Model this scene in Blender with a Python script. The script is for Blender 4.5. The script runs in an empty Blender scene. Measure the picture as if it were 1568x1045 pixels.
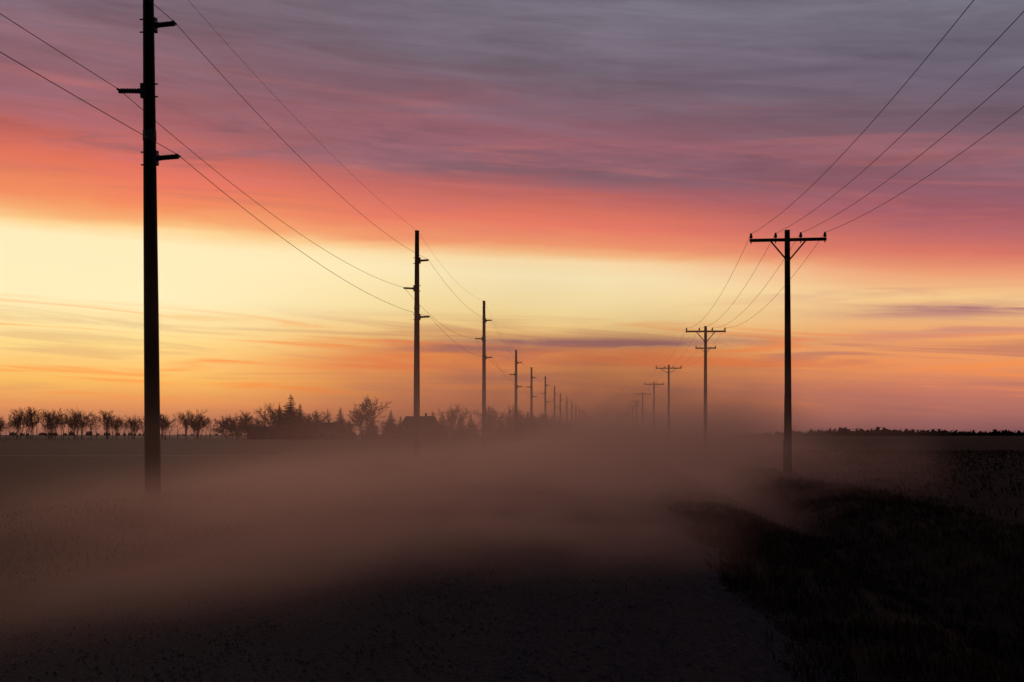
import bpy, math, random
import numpy as np
from mathutils import Vector, Matrix
random.seed(7); rng=np.random.default_rng(7)
scene=bpy.context.scene
R=math.radians
def lin(c):
    o=[]
    for v in c:
        v/=255.0
        o.append(v/12.92 if v<=0.04045 else ((v+0.055)/1.055)**2.4)
    return (*o,1.0)

# ---------- node expression helper ----------
class E:
    def __init__(s,nt,sock): s.nt=nt; s.s=sock
    def _m(s,op,*a,clamp=False):
        n=s.nt.nodes.new('ShaderNodeMath'); n.operation=op; n.use_clamp=clamp
        for i,x in enumerate((s,)+a):
            if isinstance(x,E): s.nt.links.new(x.s,n.inputs[i])
            else: n.inputs[i].default_value=float(x)
        return E(s.nt,n.outputs[0])
    def __add__(s,o): return s._m('ADD',o)
    __radd__=__add__
    def __sub__(s,o): return s._m('SUBTRACT',o)
    def __rsub__(s,o): return (s*-1.0)+o
    def __mul__(s,o): return s._m('MULTIPLY',o)
    __rmul__=__mul__
    def __truediv__(s,o): return s._m('DIVIDE',o)
    def exp(s): return s._m('EXPONENT')
    def mx(s,o): return s._m('MAXIMUM',o)
    def mn(s,o): return s._m('MINIMUM',o)
    def sqrt(s): return s._m('SQRT')
    def sm(s,a,b):
        n=s.nt.nodes.new('ShaderNodeMapRange'); n.interpolation_type='SMOOTHSTEP'
        s.nt.links.new(s.s,n.inputs['Value'])
        for k,v in (('From Min',a),('From Max',b)):
            if isinstance(v,E): s.nt.links.new(v.s,n.inputs[k])
            else: n.inputs[k].default_value=v
        n.inputs['To Min'].default_value=0; n.inputs['To Max'].default_value=1
        return E(s.nt,n.outputs['Result'])
def xyz(nt,sock):
    n=nt.nodes.new('ShaderNodeSeparateXYZ'); nt.links.new(sock,n.inputs[0])
    return [E(nt,n.outputs[i]) for i in range(3)]
def comb(nt,a,b,c):
    n=nt.nodes.new('ShaderNodeCombineXYZ')
    for i,x in enumerate((a,b,c)):
        if isinstance(x,E): nt.links.new(x.s,n.inputs[i])
        else: n.inputs[i].default_value=x
    return n.outputs[0]
def noise(nt,vec,scale,detail=3,rough=0.5,dist=0.0):
    n=nt.nodes.new('ShaderNodeTexNoise'); n.inputs['Scale'].default_value=scale
    n.inputs['Detail'].default_value=detail; n.inputs['Roughness'].default_value=rough
    n.inputs['Distortion'].default_value=dist
    nt.links.new(vec,n.inputs['Vector']); return E(nt,n.outputs[0])
def ramp(nt,fac,stops,interp='LINEAR'):
    n=nt.nodes.new('ShaderNodeValToRGB'); cr=n.color_ramp; cr.interpolation=interp
    stops=sorted(stops,key=lambda q:q[0])
    while len(cr.elements)<len(stops): cr.elements.new(0.5)
    for i,(p,c) in enumerate(stops):
        cr.elements[i].position=p
    for i,(p,c) in enumerate(stops):
        cr.elements[i].color=c
    nt.links.new(fac.s,n.inputs[0]); return n.outputs[0]
def mixc(nt,fac,a,b,mode='MIX'):
    n=nt.nodes.new('ShaderNodeMix'); n.data_type='RGBA'; n.blend_type=mode
    if isinstance(fac,E): nt.links.new(fac.s,n.inputs[0])
    else: n.inputs[0].default_value=fac
    for i,x in ((6,a),(7,b)):
        if isinstance(x,tuple): n.inputs[i].default_value=x
        else: nt.links.new(x,n.inputs[i])
    return n.outputs[2]

# ---------- WORLD ----------
w=bpy.data.worlds.new("World"); scene.world=w; w.use_nodes=True
nt=w.node_tree; nt.nodes.clear()
tc=nt.nodes.new('ShaderNodeTexCoord')
dx,dy,dz=xyz(nt,tc.outputs['Generated'])
hor=(dx*dx+dy*dy).sqrt().mx(0.02)
s=dz/hor
az=dx._m('ARCTAN2',dy)              # 0 = along the road
ap=(az+0.089).mx(-0.62).mn(0.62)
edge=ap*-0.047+ap*ap*-0.035+0.1596
t0=s.mx(0.0)*0.1596/edge
wv=comb(nt,az*2.2,s*9.0,0.3)
n1=noise(nt,wv,1.6,4,0.55,0.6)
tilt=s+az*0.035
tilt2=s+az*0.075+az*az*0.05
wv2=comb(nt,az*3.2+3.1,tilt2*27.0,1.7)
n2=noise(nt,wv2,1.0,6,0.62,1.1)
wv3=comb(nt,az*9.0+9.1,tilt2*80.0,4.7)
n3=noise(nt,wv3,1.0,5,0.65,0.9)
amp=t0.sm(0.155,0.20)*0.75+0.25
t=t0+((n1-0.5)*0.022+(n2-0.5)*0.045+(n3-0.5)*0.016)*amp
p=(t/0.42).mx(0.0).mn(1.0)
K=0.42
L=[(.42,(112,104,120)),(.329,(125,102,116)),(.28,(140,97,109)),(.245,(166,98,105)),(.225,(200,104,98)),(.2055,(230,116,93)),(.181,(243,142,96)),
   (.168,(248,174,115)),(.161,(253,213,150)),(.150,(255,238,190)),(.107,(255,241,192)),(.072,(254,222,145)),(.0425,(251,190,100)),(.0227,(230,150,94)),(.008,(188,120,92)),(0,(148,98,84))]
C=[(.42,(118,113,127)),(.382,(117,109,123)),(.325,(113,99,113)),(.285,(132,97,111)),(.262,(151,97,109)),(.233,(128,92,105)),(.210,(192,104,103)),(.187,(233,122,100)),
   (.167,(242,152,110)),(.1605,(248,187,132)),(.154,(253,224,172)),(.141,(254,235,186)),(.107,(254,226,160)),(.084,(249,192,112)),(.067,(247,160,84)),(.044,(240,142,80)),(.021,(210,124,86)),(0,(154,96,80))]
Rr=[(.42,(112,107,121)),(.345,(109,98,114)),(.284,(127,96,110)),(.235,(146,93,107)),(.205,(171,96,106)),(.174,(217,118,102)),
   (.156,(238,156,116)),(.1315,(247,202,142)),(.113,(239,182,126)),(.089,(242,162,100)),(.0645,(236,148,96)),(.040,(200,121,99)),(.016,(164,103,97)),(0,(122,80,84))]
def rm(S): return ramp(nt,p,[(q/K,lin(c)) for q,c in S])
cL,cC,cR=rm(L),rm(C),rm(Rr)
c1=mixc(nt,az.sm(-0.42,-0.12),cL,cC)
c1=mixc(nt,az.sm(-0.05,0.27),c1,cR)
# lower cloud streaks
band=t0.sm(0.012,0.05)*(1.0-t0.sm(0.085,0.112))
wv4=comb(nt,az*3.4+5.0,tilt*62.0,8.2)
n4=noise(nt,wv4,1.0,5,0.55,1.0)
azw=az.sm(-0.3,-0.02)*0.6+0.4
m1=n4.sm(0.50,0.64)*band*azw
c1=mixc(nt,m1*0.65,c1,lin((184,116,104)))
m2=(1.0-n4.sm(0.34,0.48))*band
c1=mixc(nt,m2*0.8,c1,lin((252,144,72)))
wv5=comb(nt,az*3.0+1.0,tilt*55.0,2.2)
n5=noise(nt,wv5,1.0,4,0.5,0.6)
m3=n5.sm(0.50,0.66)*t0.sm(0.07,0.10)*(1.0-t0.sm(0.13,0.15))*az.sm(0.02,0.26)
c1=mixc(nt,m3*0.6,c1,lin((200,130,122)))
# distinct cloud wisps low over the road
def wisp(ca,cs,wa,ws,sl,col,k,n_):
    global c1
    a_=(az-ca)/wa; q_=(s-cs+(az-ca)*sl+(n4-0.5)*0.02)/ws
    g_=((a_*a_+q_*q_)*-1.0).exp()
    c1=mixc(nt,(g_*n_.sm(.25,.6)*k).mn(1.0),c1,lin(col))
wisp(-.17,.064,.10,.008,-.02,(244,136,78),1.3,n3)
wisp(-.02,.080,.13,.0056,.01,(164,110,110),1.5,n3)
wisp(.02,.067,.15,.006,.03,(250,136,74),1.4,n3)
wisp(-.12,.073,.07,.004,.0,(180,116,100),1.3,n3)
wisp(-.10,.052,.08,.003,.0,(200,122,92),.9,n3)
wisp(.31,.101,.10,.005,.02,(172,118,122),1.0,n3)
wisp(-.36,.0985,.06,.0025,.0,(246,206,140),.7,n3)
# pink and slate streaks of the high deck
hi=t0.sm(0.165,0.22)
wv6=comb(nt,az*2.0+2.0,tilt2*24.0,6.1)
n6=noise(nt,wv6,1.0,6,0.62,0.9)
lowdeck=hi*(1.0-t0.sm(.22,.34))
c1=mixc(nt,n6.sm(.50,.70)*lowdeck*.6,c1,lin((212,114,106)))
c1=mixc(nt,(1.0-n6.sm(.30,.47))*hi*.55,c1,lin((104,88,104)))
v=(n2-0.5)*0.65*hi+(n1-0.5)*0.45*hi+(n3-.5)*.45*hi+0.98
vm=nt.nodes.new('ShaderNodeVectorMath'); vm.operation='SCALE'
nt.links.new(c1,vm.inputs[0]); nt.links.new(v.s,vm.inputs['Scale'])
c2=mixc(nt,s.sm(0.45,1.6),vm.outputs[0],lin((80,80,98)))
west=(dx*-0.26+dy*0.965)
c3=mixc(nt,west.sm(-0.25,0.62),lin((40,42,58)),c2)
sky=nt.nodes.new('ShaderNodeTexSky'); sky.sky_type='NISHITA'; sky.sun_disc=False
sky.sun_elevation=R(1.5); sky.sun_rotation=R(-22); sky.dust_density=3
sc=nt.nodes.new('ShaderNodeVectorMath'); sc.operation='SCALE'; sc.inputs['Scale'].default_value=0.003
nt.links.new(sky.outputs[0],sc.inputs[0])
c4=mixc(nt,1.0,c3,sc.outputs[0],'ADD')
bg=nt.nodes.new('ShaderNodeBackground'); bg.inputs['Strength'].default_value=1.0
nt.links.new(c4,bg.inputs[0])
wo=nt.nodes.new('ShaderNodeOutputWorld'); nt.links.new(bg.outputs[0],wo.inputs[0])

# ---------- materials ----------
def mat(name,c1,c2,scale=3,rough=0.9,bump=0.0,bscale=20,detail=5,stretch=(1,1,1),spec=.12):
    m=bpy.data.materials.new(name); m.use_nodes=True; nt=m.node_tree
    b=nt.nodes['Principled BSDF']; b.inputs['Roughness'].default_value=rough
    b.inputs['Specular IOR Level'].default_value=spec
    tc=nt.nodes.new('ShaderNodeTexCoord'); mp=nt.nodes.new('ShaderNodeMapping')
    mp.inputs['Scale'].default_value=stretch
    nt.links.new(tc.outputs['Object'],mp.inputs[0])
    n=noise(nt,mp.outputs[0],scale,detail,0.6)
    nt.links.new(ramp(nt,n,[(0.32,(*c1,1)),(0.68,(*c2,1))]),b.inputs['Base Color'])
    if bump:
        nb=noise(nt,tc.outputs['Object'],bscale,4,0.6)
        bp=nt.nodes.new('ShaderNodeBump'); bp.inputs['Strength'].default_value=bump; bp.inputs['Distance'].default_value=0.05
        nt.links.new(nb.s,bp.inputs['Height']); nt.links.new(bp.outputs[0],b.inputs['Normal'])
    return m
M_soil=mat('soil',(.009,.006,.005),(.026,.017,.013),0.7,bump=0.8,bscale=9,spec=.03)
M_gravel=mat('gravel',(.013,.015,.021),(.048,.050,.064),22,bump=1.0,bscale=38,spec=.05)
M_stone=mat('stone',(.03,.032,.039),(.14,.14,.155),1.5,spec=.05)
M_grass=mat('dry_grass',(.024,.015,.008),(.085,.055,.030),0.8,spec=.02)
M_stub=mat('corn_stubble',(.018,.013,.008),(.055,.04,.024),0.8,spec=.02)
M_wood=mat('creosote_wood',(.012,.009,.007),(.035,.026,.02),6,bump=.5,bscale=30,stretch=(1,1,.08))
M_steel=mat('weathered_steel',(.012,.010,.010),(.03,.024,.022),3,rough=.7,stretch=(1,1,.1))
M_metal=mat('galvanised_metal',(.05,.05,.05),(.10,.10,.10),6,rough=.5)
M_porc=mat('porcelain',(.03,.022,.02),(.05,.04,.035),4,rough=.3)
M_wire=mat('aluminium_wire',(.02,.02,.02),(.05,.045,.045),4,rough=.6)
M_bark=mat('bark',(.02,.014,.012),(.06,.045,.038),2)
M_need=mat('spruce_needles',(.008,.012,.008),(.03,.04,.025),1.5)
M_wall=mat('painted_siding',(.22,.20,.19),(.30,.28,.26),2,bump=.2)
M_roof=mat('asphalt_shingle',(.03,.026,.025),(.06,.05,.048),3,bump=.3)
M_glass=mat('window_glass',(.01,.01,.012),(.02,.02,.025),1,rough=.1)
M_red=mat('barn_red',(.09,.02,.015),(.14,.035,.025),2)

def mesh_obj(name,V,F,mats,mi=None,smooth=False):
    me=bpy.data.meshes.new(name); me.from_pydata([tuple(v) for v in V],[],[tuple(f) for f in F])
    for m in mats: me.materials.append(m)
    if mi is not None: me.polygons.foreach_set('material_index',mi)
    if smooth: me.polygons.foreach_set('use_smooth',[True]*len(me.polygons))
    me.update(); o=bpy.data.objects.new(name,me); scene.collection.objects.link(o); return o
class B:
    def __init__(s): s.V=[];s.F=[];s.M=[]
    def tube(s,a,b,r0,r1,n=8,m=0,cap=True):
        a=Vector(a);b=Vector(b);d=(b-a)
        if d.length<1e-6:return
        d.normalize(); u=d.orthogonal().normalized(); v=d.cross(u); k=len(s.V)
        for P,r in((a,r0),(b,r1)):
            for i in range(n):
                an=2*math.pi*i/n; s.V.append(P+u*math.cos(an)*r+v*math.sin(an)*r)
        for i in range(n):
            j=(i+1)%n; s.F.append((k+i,k+j,k+n+j,k+n+i)); s.M.append(m)
        if cap and n>3:
            s.F.append(tuple(k+i for i in range(n))[::-1]); s.M.append(m)
            s.F.append(tuple(k+n+i for i in range(n))); s.M.append(m)
    def box(s,c,sz,m=0):
        k=len(s.V); c=Vector(c)
        for z in(-.5,.5):
            for x,y in((-.5,-.5),(.5,-.5),(.5,.5),(-.5,.5)):
                s.V.append(c+Vector((x*sz[0],y*sz[1],z*sz[2])))
        for f in((3,2,1,0),(4,5,6,7),(0,1,5,4),(1,2,6,5),(2,3,7,6),(3,0,4,7)):
            s.F.append(tuple(k+i for i in f)); s.M.append(m)
    def obj(s,name,mats,smooth=False): return mesh_obj(name,s.V,s.F,mats,s.M,smooth)

# ---------- terrain ----------
def gh(x,y):
    h=0.0
    h-=0.55*math.exp(-((x-4.3)/1.1)**2)
    h-=0.18*math.exp(-((x+9.0)/1.6)**2)
    h+=0.02*math.sin(x*1.3+y*.7)*math.exp(-y*y/4e4)
    if -6.4<x<2.0: h=-0.004
    return h
xs=sorted(set([-4000,-2000,-1000,-500,-250,-120,-70,-45,-30,-22,-17,-15,-14,-13]+[round(-12+i*.4,2) for i in range(55)]+[11,13,16,20,26,35,50,80,140,260,500,1000,2000,4000]))
ys=[-300,-60,-15]+[i*1.5 for i in range(0,50)]+[80,90,105,125,150,200,280,400,600,900,1400,2500,5000,9000]
V=[(x,y,gh(x,y)) for y in ys for x in xs]; nx=len(xs)
F=[(j*nx+i,j*nx+i+1,(j+1)*nx+i+1,(j+1)*nx+i) for j in range(len(ys)-1) for i in range(nx-1)]
mesh_obj('ground_field',V,F,[M_soil],smooth=True)
V=[];F=[];rx=[-6.0+i*0.37 for i in range(21)]
ry=[-60,-10]+[i*.5 for i in range(0,120)]+[70,100,200,500,1200,3000]
for y in ry:
    for i,x in enumerate(rx):
        wob=(0.12*math.sin(y*.9)+0.07*math.sin(y*2.3+1)+random.uniform(-.08,.08)) if i in(0,20) else 0
        V.append((x+wob,y,0.004+0.05*(1-((x+2.3)/3.8)**2)-0.018*(math.exp(-((x-0.2)/.28)**2)+math.exp(-((x+1.6)/.28)**2)) ))
n=len(rx);F=[(j*n+i,j*n+i+1,(j+1)*n+i+1,(j+1)*n+i) for j in range(len(ry)-1) for i in range(n-1)]
mesh_obj('gravel_road',V,F,[M_gravel],smooth=True)
b=B()
for i in range(15000):
    y=4.5+abs(random.gauss(0,1))*9; x=random.uniform(-5.8,1.7)
    if random.random()<.35: x=random.choice([-.7,1.15,-3,1.5])+random.gauss(0,.15)
    r=random.uniform(.004,.014); k=len(b.V)
    c=Vector((x,y,0.05+r*.3-0.05*((x+2.3)/3.8)**2))
    for d in((1,0,0),(0,1,0),(-1,0,0),(0,-1,0),(0,0,.8),(0,0,-.8)):
        b.V.append(c+Vector(d)*r*random.uniform(.7,1.3))
    for f in((0,1,4),(1,2,4),(2,3,4),(3,0,4),(1,0,5),(2,1,5),(3,2,5),(0,3,5)):
        b.F.append(tuple(k+q for q in f)); b.M.append(0)
b.obj('loose_gravel',[M_stone])
def grass(name,N,fx,hmin,hmax,m,wd=.005):
    V=[];F=[]
    for i in range(N):
        x,y=fx(); z=gh(x,y)
        patch=.55+.45*math.sin(x*1.7+math.sin(y*.8)*2)*math.sin(y*.55+1.3)
        h=random.uniform(hmin,hmax)*(.45+patch); a=random.uniform(0,6.28); wv=wd*(1+y*.05)
        ln=random.uniform(0.1,.9)*h; b2=random.gauss(2.6,1.2)
        k=len(V); cx,cy=math.cos(a)*wv,math.sin(a)*wv
        mx,my=x+math.cos(b2)*ln*.4,y+math.sin(b2)*ln*.4
        V+= [(x-cx,y-cy,z-.02),(x+cx,y+cy,z-.02),(mx+cx*.7,my+cy*.7,z+h*.6),(mx-cx*.7,my-cy*.7,z+h*.6),(x+math.cos(b2)*ln,y+math.sin(b2)*ln,z+h)]
        F+= [(k,k+1,k+2,k+3),(k+3,k+2,k+4)]
    return mesh_obj(name,V,F,[m])
def fverge():
    y=4+random.random()**1.5*60; x=1.35+random.random()**1.2*6.3
    c=math.floor(x*2.2)*13.7+math.floor(y*1.3)*7.1
    return x+.15*math.sin(c),y+.2*math.cos(c*1.3)
grass('verge_grass',56000,fverge,.03,.15,M_grass)
def fleft():
    y=5+random.random()**1.4*70; return random.uniform(-13,-6.6),y
grass('verge_grass',9000,fleft,.03,.10,M_grass)
def fstub():
    r=random.randint(0,70); y=6+random.random()**1.3*120; return 8.2+r*.76+random.gauss(0,.07),y
grass('corn_stubble',26000,fstub,.04,.16,M_stub,.009)
V=[];F=[]
for i in range(60):
    x=-16-i*3.0; yy=86+.8*math.sin(i*.5)
    V+=[(x,yy,0.03),(x,yy+.9,0.05)]
F=[(2*i,2*i+1,2*i+3,2*i+2) for i in range(59)]
mesh_obj('field_grass_strip',V,F,[mat('bleached_grass',(.12,.09,.075),(.25,.2,.16),2)])

# ---------- steel poles, left ----------
def steel_pole(x,y,sc,lean=0.0):
    b=B(); H=16.0*sc
    seg=[(0,.235),(H*.33,.215),(H*.66,.185),(H,.15)]
    for (z0,r0),(z1,r1) in zip(seg,seg[1:]): b.tube((0,0,z0-(.5 if z0==0 else 0)),(0,0,z1),r0,r1,14)
    b.tube((0,0,H),(0,0,H+.06),.17,.15,14,1)
    b.tube((0,0,H*.66-.05),(0,0,H*.66+.25),.2,.195,14,1)
    tips=[(0.0,H+.08)]
    for zz,sd,ln in((13.95,1,.80),(12.0,-1,.93),(9.98,1,.88)):
        z=zz*sc if sc<1 else zz
        r=.17
        b.box((sd*(r+.03),0,z),(.08,.2,.42),1)
        b.tube((sd*r,0,z-.02),(sd*(r+.16),0,z),.085,.085,10,1)
        L=ln-.3
        for i in range(7):
            xx=sd*(r+.16+i*(L-.05)/7.0)
            b.tube((xx,0,z+i*.004),(xx+sd*.05,0,z+i*.004),.085,.066,10,2)
        b.tube((sd*(r+.1),0,z),(sd*ln,0,z+.03),.055,.045,8,2)
        b.tube((sd*ln,-.12,z+.05),(sd*ln,.12,z+.05),.035,.035,8,1)
        b.box((sd*(ln-.03),0,z+.02),(.08,.08,.12),1)
        for dz in(.19,-.19):
            b.tube((-.27,0,z+dz),(.27,0,z+dz),.022,.022,6,1)
        tips.append((sd*ln,z+.07))
    o=b.obj('steel_power_pole',[M_steel,M_metal,M_porc],False)
    o.location=(x,y,gh(x,y)); o.rotation_euler=(0,R(lean),0)
    la=R(lean)
    return [Vector((x+tx*math.cos(la)+tz*math.sin(la),y,tz+gh(x,y)-tx*math.sin(la))) for tx,tz in tips]
LP=[(-13.9,-14,1,0),(-13.72,32.9,1,-.55),(-13.82,79.1,1,.1),(-13.87,121.2,1,0),(-13.8,160,.85,.2),(-13.8,191,.81,-.1),(-13.8,229.6,.84,0),(-13.8,265,.81,.1),(-13.8,294,.77,0),
    (-13.8,335,.8,0),(-13.8,375,.8,0),(-13.9,418,.8,0),(-13.9,462,.8,0),(-13.9,510,.8,0),(-13.9,560,.8,0),(-13.9,615,.8,0),(-14,680,.8,0),(-14,750,.8,0)]
ltips=[steel_pole(*q) for q in LP]
def wire(name,pts_list,sags,r):
    cu=bpy.data.curves.new(name,'CURVE'); cu.dimensions='3D'; cu.bevel_depth=r; cu.bevel_resolution=1; cu.use_fill_caps=True
    P=[]
    for i,(a,b2) in enumerate(zip(pts_list,pts_list[1:])):
        N=28 if i<3 else 10
        for k in range(N):
            tt=k/N; q=a.lerp(b2,tt); q=q-Vector((0,0,4*sags[min(i,len(sags)-1)]*tt*(1-tt))); P.append(q)
    P.append(pts_list[-1])
    sp=cu.splines.new('POLY'); sp.points.add(len(P)-1)
    for i,q in enumerate(P): sp.points[i].co=(*q,1)
    cu.materials.append(M_wire)
    o=bpy.data.objects.new(name,cu); scene.collection.objects.link(o)
for k in range(4):
    wire('overhead_wire',[t[k] for t in ltips],[.35,.9 if k else .6,.9,.8],.0095 if k else .006)

# ---------- wooden poles, right ----------
def wood_pole(x,y,top=10.2,arm2=False,bigv=False,lean=0.0,guard=False):
    b=B(); segs=6
    for i in range(segs):
        z0=top*i/segs-(.4 if i==0 else 0); z1=top*(i+1)/segs
        r0=.155-.045*i/segs; r1=.155-.045*(i+1)/segs
        b.tube((0,0,z0),(0,0,z1),r0,r1,12)
    za=top-.43; hw=1.56
    b.box((0,-.17,za),(2*hw,.10,.125))
    bv=1.05 if bigv else .74; bd=.62 if bigv else .86
    for sd in(-1,1):
        b.tube((sd*bv,-.235,za-.02),(sd*.03,-.16,za-bd),.034,.034,6,1)
    b.tube((0,-.3,za),(0,.2,za),.02,.02,6,1)
    tips=[]
    for xi in(-1.5,-.5,.52,1.5):
        b.tube((xi,-.17,za+.06),(xi,-.17,za+.2),.02,.02,6,1)
        b.tube((xi,-.17,za+.10),(xi,-.17,za+.17),.07,.065,10,2)
        b.tube((xi,-.17,za+.18),(xi,-.17,za+.24),.06,.052,10,2)
        b.tube((xi,-.17,za+.25),(xi,-.17,za+.30),.045,.035,10,2)
        b.tube((xi,-.17,za-.14),(xi,-.17,za-.06),.022,.022,6,1)
        tips.append((xi,za+.27))
    if arm2:
        zb=top-1.75
        b.box((0,-.17,zb),(1.62,.09,.10))
        for sd in(-1,1):
            b.tube((sd*.75,-.17,zb+.05),(sd*.75,-.17,zb+.2),.04,.035,8,2)
            b.tube((sd*.4,-.22,zb),(sd*.03,-.15,zb-.4),.018,.018,6,1)
    if guard:
        b.box((-.15,-.1,.75),(.16,.16,1.5),1)
        b.tube((-.16,-.1,1.5),(-.13,-.08,3.4),.03,.03,8,1)
    o=b.obj('wooden_utility_pole',[M_wood,M_metal,M_porc]); z=gh(x,y)
    o.location=(x,y,z); o.rotation_euler=(0,R(lean),0); la=R(lean)
    return [Vector((x+tx*math.cos(la)+tz*math.sin(la),y-.17,tz+z-tx*math.sin(la))) for tx,tz in tips]
RP=[(7.6,1,10.3,False,False,0,False),(7.2,48,10.2,False,False,-.25,True),(7.2,91,10.3,True,False,.1,False),(6.66,140,10.25,False,True,0,False),(6.35,183,10.2,False,True,.2,False),(5.6,224,10.2,False,False,0,False)]
yy=265
while yy<900:
    RP.append((7.2-.0088*(yy-48)+random.uniform(-.1,.1),yy,10.1+random.uniform(-.2,.2),False,False,random.uniform(-.3,.3),False)); yy+=42
rt=[wood_pole(*q) for q in RP]
for k in range(4):
    wire('overhead_wire',[t[k] for t in rt],[1.25,1.0,.9,.8],.008)

# ---------- trees ----------
def bare_tree_geo(seed,H=10,levels=4,trunk=.2,tl=.22,stems=5,sp0=.42,sp=.5,droop=0.0,tw=.05):
    r=random.Random(seed); V=[];F=[]
    def seg(a,b,r0,r1):
        d=(b-a).normalized(); u=d.orthogonal().normalized(); v=d.cross(u); k=len(V)
        for P,rr in((a,r0),(b,r1)):
            for i in range(3):
                an=2.094*i; V.append(P+u*math.cos(an)*rr+v*math.sin(an)*rr)
        for i in range(3):
            j=(i+1)%3; F.append((k+i,k+j,k+3+j,k+3+i))
    def grow(p,d,ln,rad,lv):
        n=3
        for i in range(n):
            d=(d+Vector((r.gauss(0,.12),r.gauss(0,.12),r.gauss(0,.07)+.06-droop*lv))).normalized()
            q=p+d*ln/n; seg(p,q,rad*(1-.2*i),rad*(1-.2*(i+1))); p=q
            if lv<levels:
                kids=1 if i==0 else 2
                for _ in range(kids):
                    ax=Vector((r.gauss(0,1),r.gauss(0,1),r.gauss(0,.4))); ax=(ax-d*ax.dot(d)).normalized()
                    nd=(d*(1-sp)+ax*sp).normalized()
                    grow(p,nd,ln*r.uniform(.42,.68),max(rad*r.uniform(.4,.55),tw),lv+1)
    t0=Vector((0,0,-.2)); t1=Vector((r.uniform(-.2,.2),r.uniform(-.2,.2),H*tl)); seg(t0,t1,trunk,trunk*.8)
    for i in range(stems):
        a=6.28*i/stems+r.uniform(-.5,.5); e=sp0*r.uniform(.3,1.25)
        grow(t1-Vector((0,0,r.uniform(0,H*tl*.4))),Vector((math.cos(a)*e,math.sin(a)*e,1)).normalized(),H*r.uniform(.36,.5),trunk*.55,1)
    zm=max(v.z for v in V)
    return [Vector((v.x*H/zm,v.y*H/zm,v.z*H/zm)) for v in V],F
TV=[bare_tree_geo(i,10,4,.2,tl,st,s0,.44,tw=.042) for i,tl,st,s0 in((1,.2,3,.45),(2,.25,3,.35),(3,.12,4,.5),(4,.28,3,.4),(5,.08,4,.45),(6,.2,2,.5))]
TBIG=[bare_tree_geo(i,10,4,.22,.14,7,.62,.5) for i in(11,12)]
TBUSH=bare_tree_geo(21,10,4,.14,.03,12,1.25,.52)
tmesh={}
def place_geo(name,key,geo,x,y,H,wx=1.0,m=M_bark,rot=None):
    if key not in tmesh:
        me=bpy.data.meshes.new(name+'_mesh'); me.from_pydata([tuple(v) for v in geo[0]],[],geo[1]); me.materials.append(m); tmesh[key]=me
    o=bpy.data.objects.new(name,tmesh[key]); scene.collection.objects.link(o)
    o.location=(x,y,0); k=H/10; o.scale=(k*wx,k*wx,k); o.rotation_euler[2]=random.uniform(0,6.28) if rot is None else rot
    return o
def spruce_geo(seed,H=10,Rb=2.9):
    r=random.Random(seed); V=[];F=[]
    b=B(); b.tube((0,0,-.2),(0,0,H*.97),.16,.02,6)
    V+=b.V;F+=b.F
    z=.35
    while z<H:
        fr=1-z/H; rad=Rb*(fr**.8)*r.uniform(.8,1.15)+.08; nb=int(9+12*fr)
        for i in range(nb):
            a=r.uniform(0,6.28); L=rad*r.uniform(.6,1.15); dr=-L*.25+r.uniform(-.1,.1)
            for j in range(4):
                f0=j/4;f1=(j+1.35)/4; wv=.42*(1-f0*.55)*max(.3,fr+.2)
                p0=Vector((math.cos(a)*L*f0,math.sin(a)*L*f0,z+dr*f0+.1*r.uniform(-1,1)))
                p1=Vector((math.cos(a+r.uniform(-.12,.12))*L*f1,math.sin(a+r.uniform(-.12,.12))*L*f1,z+dr*f1+.12*f1))
                sd=Vector((-math.sin(a),math.cos(a),r.uniform(-.4,.4)))*wv
                k=len(V); V+=[p0+sd*.6,p0-sd*.6,p1-sd*.12,p1+sd*.12,(p0+p1)/2-Vector((0,0,wv*.9))]
                F+=[(k,k+1,k+2,k+3),(k,k+4,k+3),(k+1,k+4,k+2)]
        z+=H*.030*r.uniform(.8,1.2)
    return V,F
SP=[spruce_geo(31),spruce_geo(32,10,2.4),spruce_geo(33,10,3.6)]
Q=450/280.0
def X(x280): return x280*Q
def tree_row(name,specs):
    Vs=[];Fs=[];k=0
    for (x,y,H,wx,g) in specs:
        V,F=g; c=random.uniform(0,6.28); cs,sn=math.cos(c),math.sin(c); q=H/10
        A=np.array([tuple(v) for v in V]); A2=np.empty_like(A)
        A2[:,0]=(A[:,0]*cs-A[:,1]*sn)*q*wx+x; A2[:,1]=(A[:,0]*sn+A[:,1]*cs)*q*wx+y; A2[:,2]=A[:,2]*q
        Vs.append(A2); Fs+= [tuple(i+k for i in f) for f in F]; k+=len(V)
    A=np.concatenate(Vs); return mesh_obj(name,A.tolist(),Fs,[M_bark])
sp=[]
x=-163
while x<-102:
    H=random.uniform(9.0,13.6)*(1 if x<-126 else .92)
    if x<-155: H*=.75
    sp.append((X(x),450+random.uniform(-8,8),H,random.uniform(.7,1.05),random.choice(TV))); x+=random.uniform(.45,1.35)
tree_row('shelterbelt_tree_row',sp)
place_geo('round_leafless_tree','bush',TBUSH,X(-94.5),450,12.0,.95)
place_geo('round_leafless_tree','bush',TBUSH,X(-91.5),455,11.3,.9)
place_geo('round_leafless_tree','bush',TBUSH,X(-97.2),448,10.2,.9)
place_geo('leafless_tree','b0',TBIG[0],X(-84.2),446,15.0,1.0)
place_geo('leafless_tree','b1',TBIG[1],X(-81.8),452,13.5,1.1)
place_geo('leafless_tree','b1',TBIG[1],X(-75.5),455,12.5,1.2)
place_geo('spruce_tree','s2',SP[2],X(-78.4),436,17.4,1.25,M_need)
place_geo('spruce_tree','s0',SP[0],X(-75.8),434,13.6,1.5,M_need)
place_geo('spruce_tree','s1',SP[1],X(-80.8),434,13.0,1.7,M_need)
place_geo('spruce_tree','s0',SP[0],X(-73.8),436,10,1.6,M_need)
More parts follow.
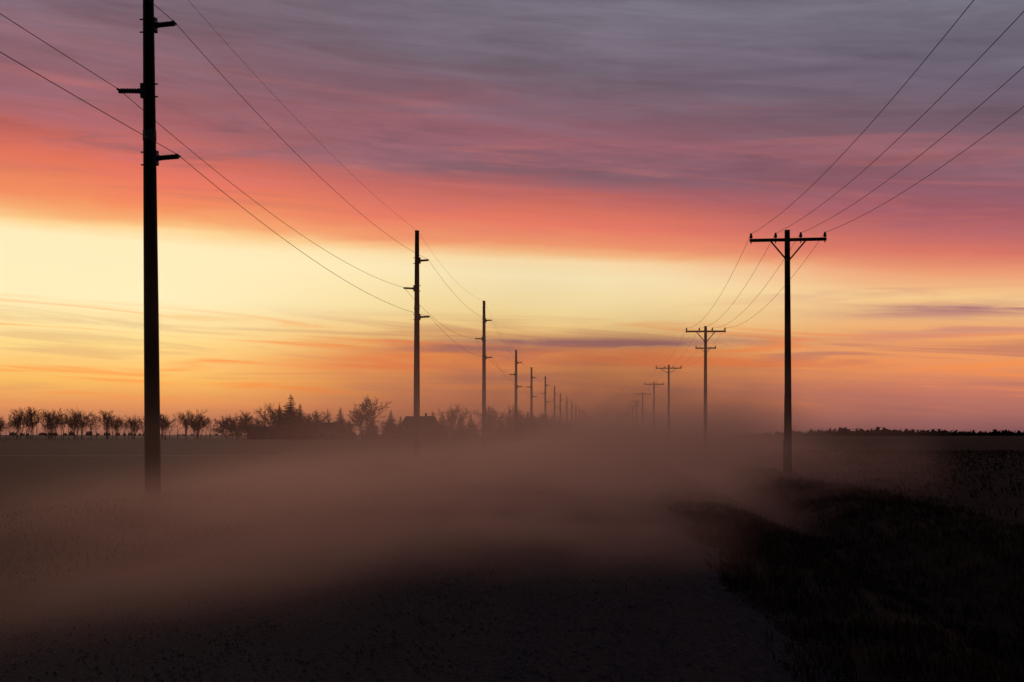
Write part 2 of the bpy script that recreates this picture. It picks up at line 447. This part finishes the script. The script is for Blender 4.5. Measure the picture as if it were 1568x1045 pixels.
place_geo('spruce_tree','s0',SP[0],X(-67.3),444,12.4,1.35,M_need)
place_geo('spruce_tree','s1',SP[1],X(-65.6),447,8,1.5,M_need)
place_geo('leafless_tree','b1',TBIG[1],X(-61.0),450,18.0,.9)
place_geo('leafless_tree','b0',TBIG[0],X(-63.4),455,13,.9)
place_geo('spruce_tree','s0',SP[0],X(-59.3),444,8,1.6,M_need)
place_geo('spruce_tree','s1',SP[1],X(-54.4),442,11.4,1.5,M_need)
place_geo('spruce_tree','s0',SP[0],X(-52.6),447,9,1.4,M_need)
place_geo('spruce_tree','s0',SP[0],X(-43.5),436,10.6,1.4,M_need)
place_geo('spruce_tree','s2',SP[2],X(-41.2),436,10.8,1.0,M_need)
place_geo('leafless_tree','b0',TBIG[0],X(-39.8),450,14.6,.9)
place_geo('spruce_tree','s1',SP[1],X(-37.0),440,10.0,1.4,M_need)
place_geo('spruce_tree','s0',SP[0],X(-34.6),440,9.6,1.4,M_need)
place_geo('leafless_tree','b1',TBIG[1],X(-31.5),455,14.2,.85)
place_geo('spruce_tree','s1',SP[1],X(-29.6),440,9.2,1.4,M_need)
place_geo('spruce_tree','s2',SP[2],X(-27.2),440,9.4,1.1,M_need)
place_geo('leafless_tree','b0',TBIG[0],X(-25.7),450,14,.85)
place_geo('spruce_tree','s0',SP[0],X(-22.6),440,9.4,1.4,M_need)
place_geo('spruce_tree','s1',SP[1],X(-19.6),446,8.8,1.5,M_need)
place_geo('leafless_tree','b1',TBIG[1],X(-17.6),455,11,1.0)
place_geo('spruce_tree','s2',SP[2],X(-14.6),470,8.8,1.1,M_need)
sp=[]
for i in range(52):
    f=i/51; y=470+f*650
    sp.append((-33-.006*y+random.uniform(-9,9),y,random.uniform(8,13),random.uniform(.9,1.5),random.choice(TV)))
tree_row('roadside_tree_row',sp)
sp=[]
x=-98
while x<-14:
    sp.append((X(x),456+random.uniform(-4,12),random.uniform(4.0,7.8),random.uniform(1.1,1.8),random.choice(TV+[TBUSH]))); x+=random.uniform(.8,1.6)
tree_row('farmstead_brush',sp)
def treeline(name,x0,x1,y,h,step,seed):
    r=random.Random(seed); V=[];F=[]; x=x0
    while x<x1:
        ph=h*(.6+.4*math.sin(x*.011+seed)*math.sin(x*.0033+1.0))*r.uniform(.6,1.15)+1.5
        c=Vector((x,y+r.uniform(-40,40),0)); rr=ph*r.uniform(.6,1.0)
        for i in range(16):
            a=r.uniform(0,6.28); e=r.uniform(.15,1.0); q=c+Vector((math.cos(a)*rr*(1.1-e*.5),math.sin(a)*rr*.5,ph*e*r.uniform(.8,1.0)))
            sz=rr*r.uniform(.18,.4); k=len(V)
            d1=Vector((r.uniform(-1,1),r.uniform(-.5,.5),r.uniform(-1,1)))*sz; d2=Vector((r.uniform(-1,1),r.uniform(-.5,.5),r.uniform(-1,1)))*sz
            V+=[q+d1,q+d2,q-d1,q-d2]; F.append((k,k+1,k+2,k+3))
        k=len(V); V+=[c+Vector((-rr,0,-.2)),c+Vector((rr,0,-.2)),c+Vector((rr*.8,0,ph*.55)),c+Vector((0,0,ph*.75)),c+Vector((-rr*.8,0,ph*.55))]; F.append((k,k+1,k+2,k+3,k+4))
        x+=step*r.uniform(.6,1.3)
    return mesh_obj(name,V,F,[M_need])
treeline('distant_treeline',120,1400,1900,12,5,3)
treeline('distant_treeline',-1800,100,2300,9,12,5)

# ---------- farm buildings ----------
def building(name,x,y,L,W,hw,hr,rot,mw,chim=False,door='door'):
    e=bpy.data.objects.new(name,None); scene.collection.objects.link(e); e.location=(x,y,0); e.rotation_euler[2]=rot
    def ch(o): o.parent=e
    V=[(-L/2,-W/2,-.1),(L/2,-W/2,-.1),(L/2,W/2,-.1),(-L/2,W/2,-.1),(-L/2,-W/2,hw),(L/2,-W/2,hw),(L/2,W/2,hw),(-L/2,W/2,hw),(-L/2,0,hw+hr),(L/2,0,hw+hr)]
    F=[(0,1,5,4),(2,3,7,6),(1,2,6,9,5),(3,0,4,8,7)]
    ch(mesh_obj('walls',V,F,[mw]))
    ov=.45; q=hr/(W/2); b=B()
    for sd in(-1,1):
        k=len(b.V); a=sd*(W/2+ov); z=hw-ov*q
        b.V+=[Vector((-L/2-ov,a,z+.03)),Vector((L/2+ov,a,z+.03)),Vector((L/2+ov,0,hw+hr+.03)),Vector((-L/2-ov,0,hw+hr+.03))]
        b.V+=[v+Vector((0,0,.18)) for v in b.V[k:k+4]]
        for f in((0,1,2,3),(4,5,6,7),(0,1,5,4),(1,2,6,5),(3,0,4,7)): b.F.append(tuple(k+i for i in f)); b.M.append(0)
    ch(b.obj('roof',[M_roof]))
    n=max(2,int(L/3.2)); b=B(); fr=B()
    for i in range(n):
        xx=-L/2+(i+.5)*L/n
        if i==n//2: continue
        for zz in([1.6] if hw<4 else [1.6,4.2]):
            if zz+.8>hw: continue
            fr.box((xx,-W/2-.02,zz),(1.15,.05,1.45)); b.box((xx,-W/2-.05,zz),(.95,.03,1.25))
    ch(fr.obj('window_frames',[M_wall])); ch(b.obj('windows',[M_glass]))
    b=B(); b.box((-L/2+(n//2+.5)*L/n,-W/2-.03,1.05),(1.0 if door=='door' else 3,.06,2.1 if door=='door' else 2.8)); ch(b.obj(door,[M_red]))
    if chim:
        b=B(); b.box((L*.2,.4,hw+hr+.3),(.7,.7,1.8)); b.box((L*.2,.4,hw+hr+1.25),(.85,.85,.12)); ch(b.obj('chimney',[M_red]))
building('farm_shed',X(-87.4),446,11,8,2.8,1.9,.5,M_red,door='barn_door')
building('farm_barn',X(-77.5),446,14,10,3.6,2.8,.3,M_red,door='barn_door')
building('farm_house',X(-71.0),442,9,7,3.4,3.0,.5,M_wall,True)
building('farm_house',X(-47.2),442,12,8,5.2,3.6,-.3,M_wall,True)

# ---------- road dust (real volume), near and far parts butt at y=70 ----------
def dust(name,x0,x1,y0,y1,z1,step,fine):
    b=B(); b.box(((x0+x1)/2,(y0+y1)/2,(z1-.6)/2),(x1-x0,y1-y0,z1+.6))
    o=b.obj(name,[])
    m=bpy.data.materials.new('airborne_dust'); m.use_nodes=True; nt=m.node_tree; nt.nodes.clear()
    geo=nt.nodes.new('ShaderNodeNewGeometry'); x_,y_,z_=xyz(nt,geo.outputs['Position'])
    g=13.6-((y_-9.0)/-38.0).exp()*16.2+y_*0.030
    wd=y_*0.09+1.6
    wob=noise(nt,comb(nt,x_*.15,y_*.10,z_*.32),1.0,3,.6)
    warp=(wob-.5)*(y_*.12+8.0)
    Sr=((g-x_+warp)/wd).sm(-0.6,1.7)
    Sl=(x_+warp*1.5+y_*.012+11.5).sm(-6.0,9.0)
    hgt=(y_*0.021+0.55).mn(2.4)*(wob*2.6-.35).mx(.12)
    hz=((z_.mx(0.0)/hgt)*-1.0).exp()
    cap=1.0-z_.sm(.35,1.35)*(1.0-x_.sm(-13.0,1.0))   # wind-sheared: low on the left side
    den=Sr*Sl*hz*cap*(x_.sm(-12.0,0.5)*.6+.4)
    if fine: den=den*y_.sm(6.0,12.0)
    else: den=den*(1.0-y_.sm(200.0,398.0))*(1.0-x_.sm(36.0,50.0))
    far=(y_*-0.018).exp()*0.92+0.08
    den=den*(wob.sm(.34,.60)*1.6+.15)*far*0.27
    col=(.98,.67,.56,1)
    vs=nt.nodes.new('ShaderNodeVolumeScatter'); va=nt.nodes.new('ShaderNodeVolumeAbsorption'); ad=nt.nodes.new('ShaderNodeAddShader')
    vs.inputs['Color'].default_value=col; vs.inputs['Anisotropy'].default_value=.35
    va.inputs['Color'].default_value=col
    nt.links.new(den.s,vs.inputs['Density']); nt.links.new(den.s,va.inputs['Density'])
    nt.links.new(vs.outputs[0],ad.inputs[0]); nt.links.new(va.outputs[0],ad.inputs[1])
    mo=nt.nodes.new('ShaderNodeOutputMaterial'); nt.links.new(ad.outputs[0],mo.inputs['Volume'])
    m.cycles.volume_step_rate=step
    o.data.materials.append(m)
dust('road_dust_cloud',-28,24,6.0,70,6.5,.7,True)
dust('road_dust_cloud',-34,50,70.02,400,10,1.2,False)

# ---------- afterglow sun ----------
sl=bpy.data.lights.new('sun','SUN'); sl.energy=.45; sl.angle=R(10); sl.color=(1,.62,.46)
so=bpy.data.objects.new('sun',sl); scene.collection.objects.link(so)
e,a=R(4.0),R(-22); sv=Vector((math.sin(a)*math.cos(e),math.cos(a)*math.cos(e),math.sin(e)))
so.rotation_euler=(-sv).to_track_quat('-Z','Y').to_euler()

# ---------- camera ----------
cam=bpy.data.cameras.new('camera'); cam.lens=40.0; cam.sensor_width=36; cam.clip_end=20000
cam.shift_y=(666-522.5)/1568.0
co=bpy.data.objects.new('camera',cam); scene.collection.objects.link(co)
co.location=(0,0,1.7); co.rotation_euler=(R(90),0,R(5.12)); scene.camera=co
scene.view_settings.view_transform='Standard'; scene.view_settings.look='None'
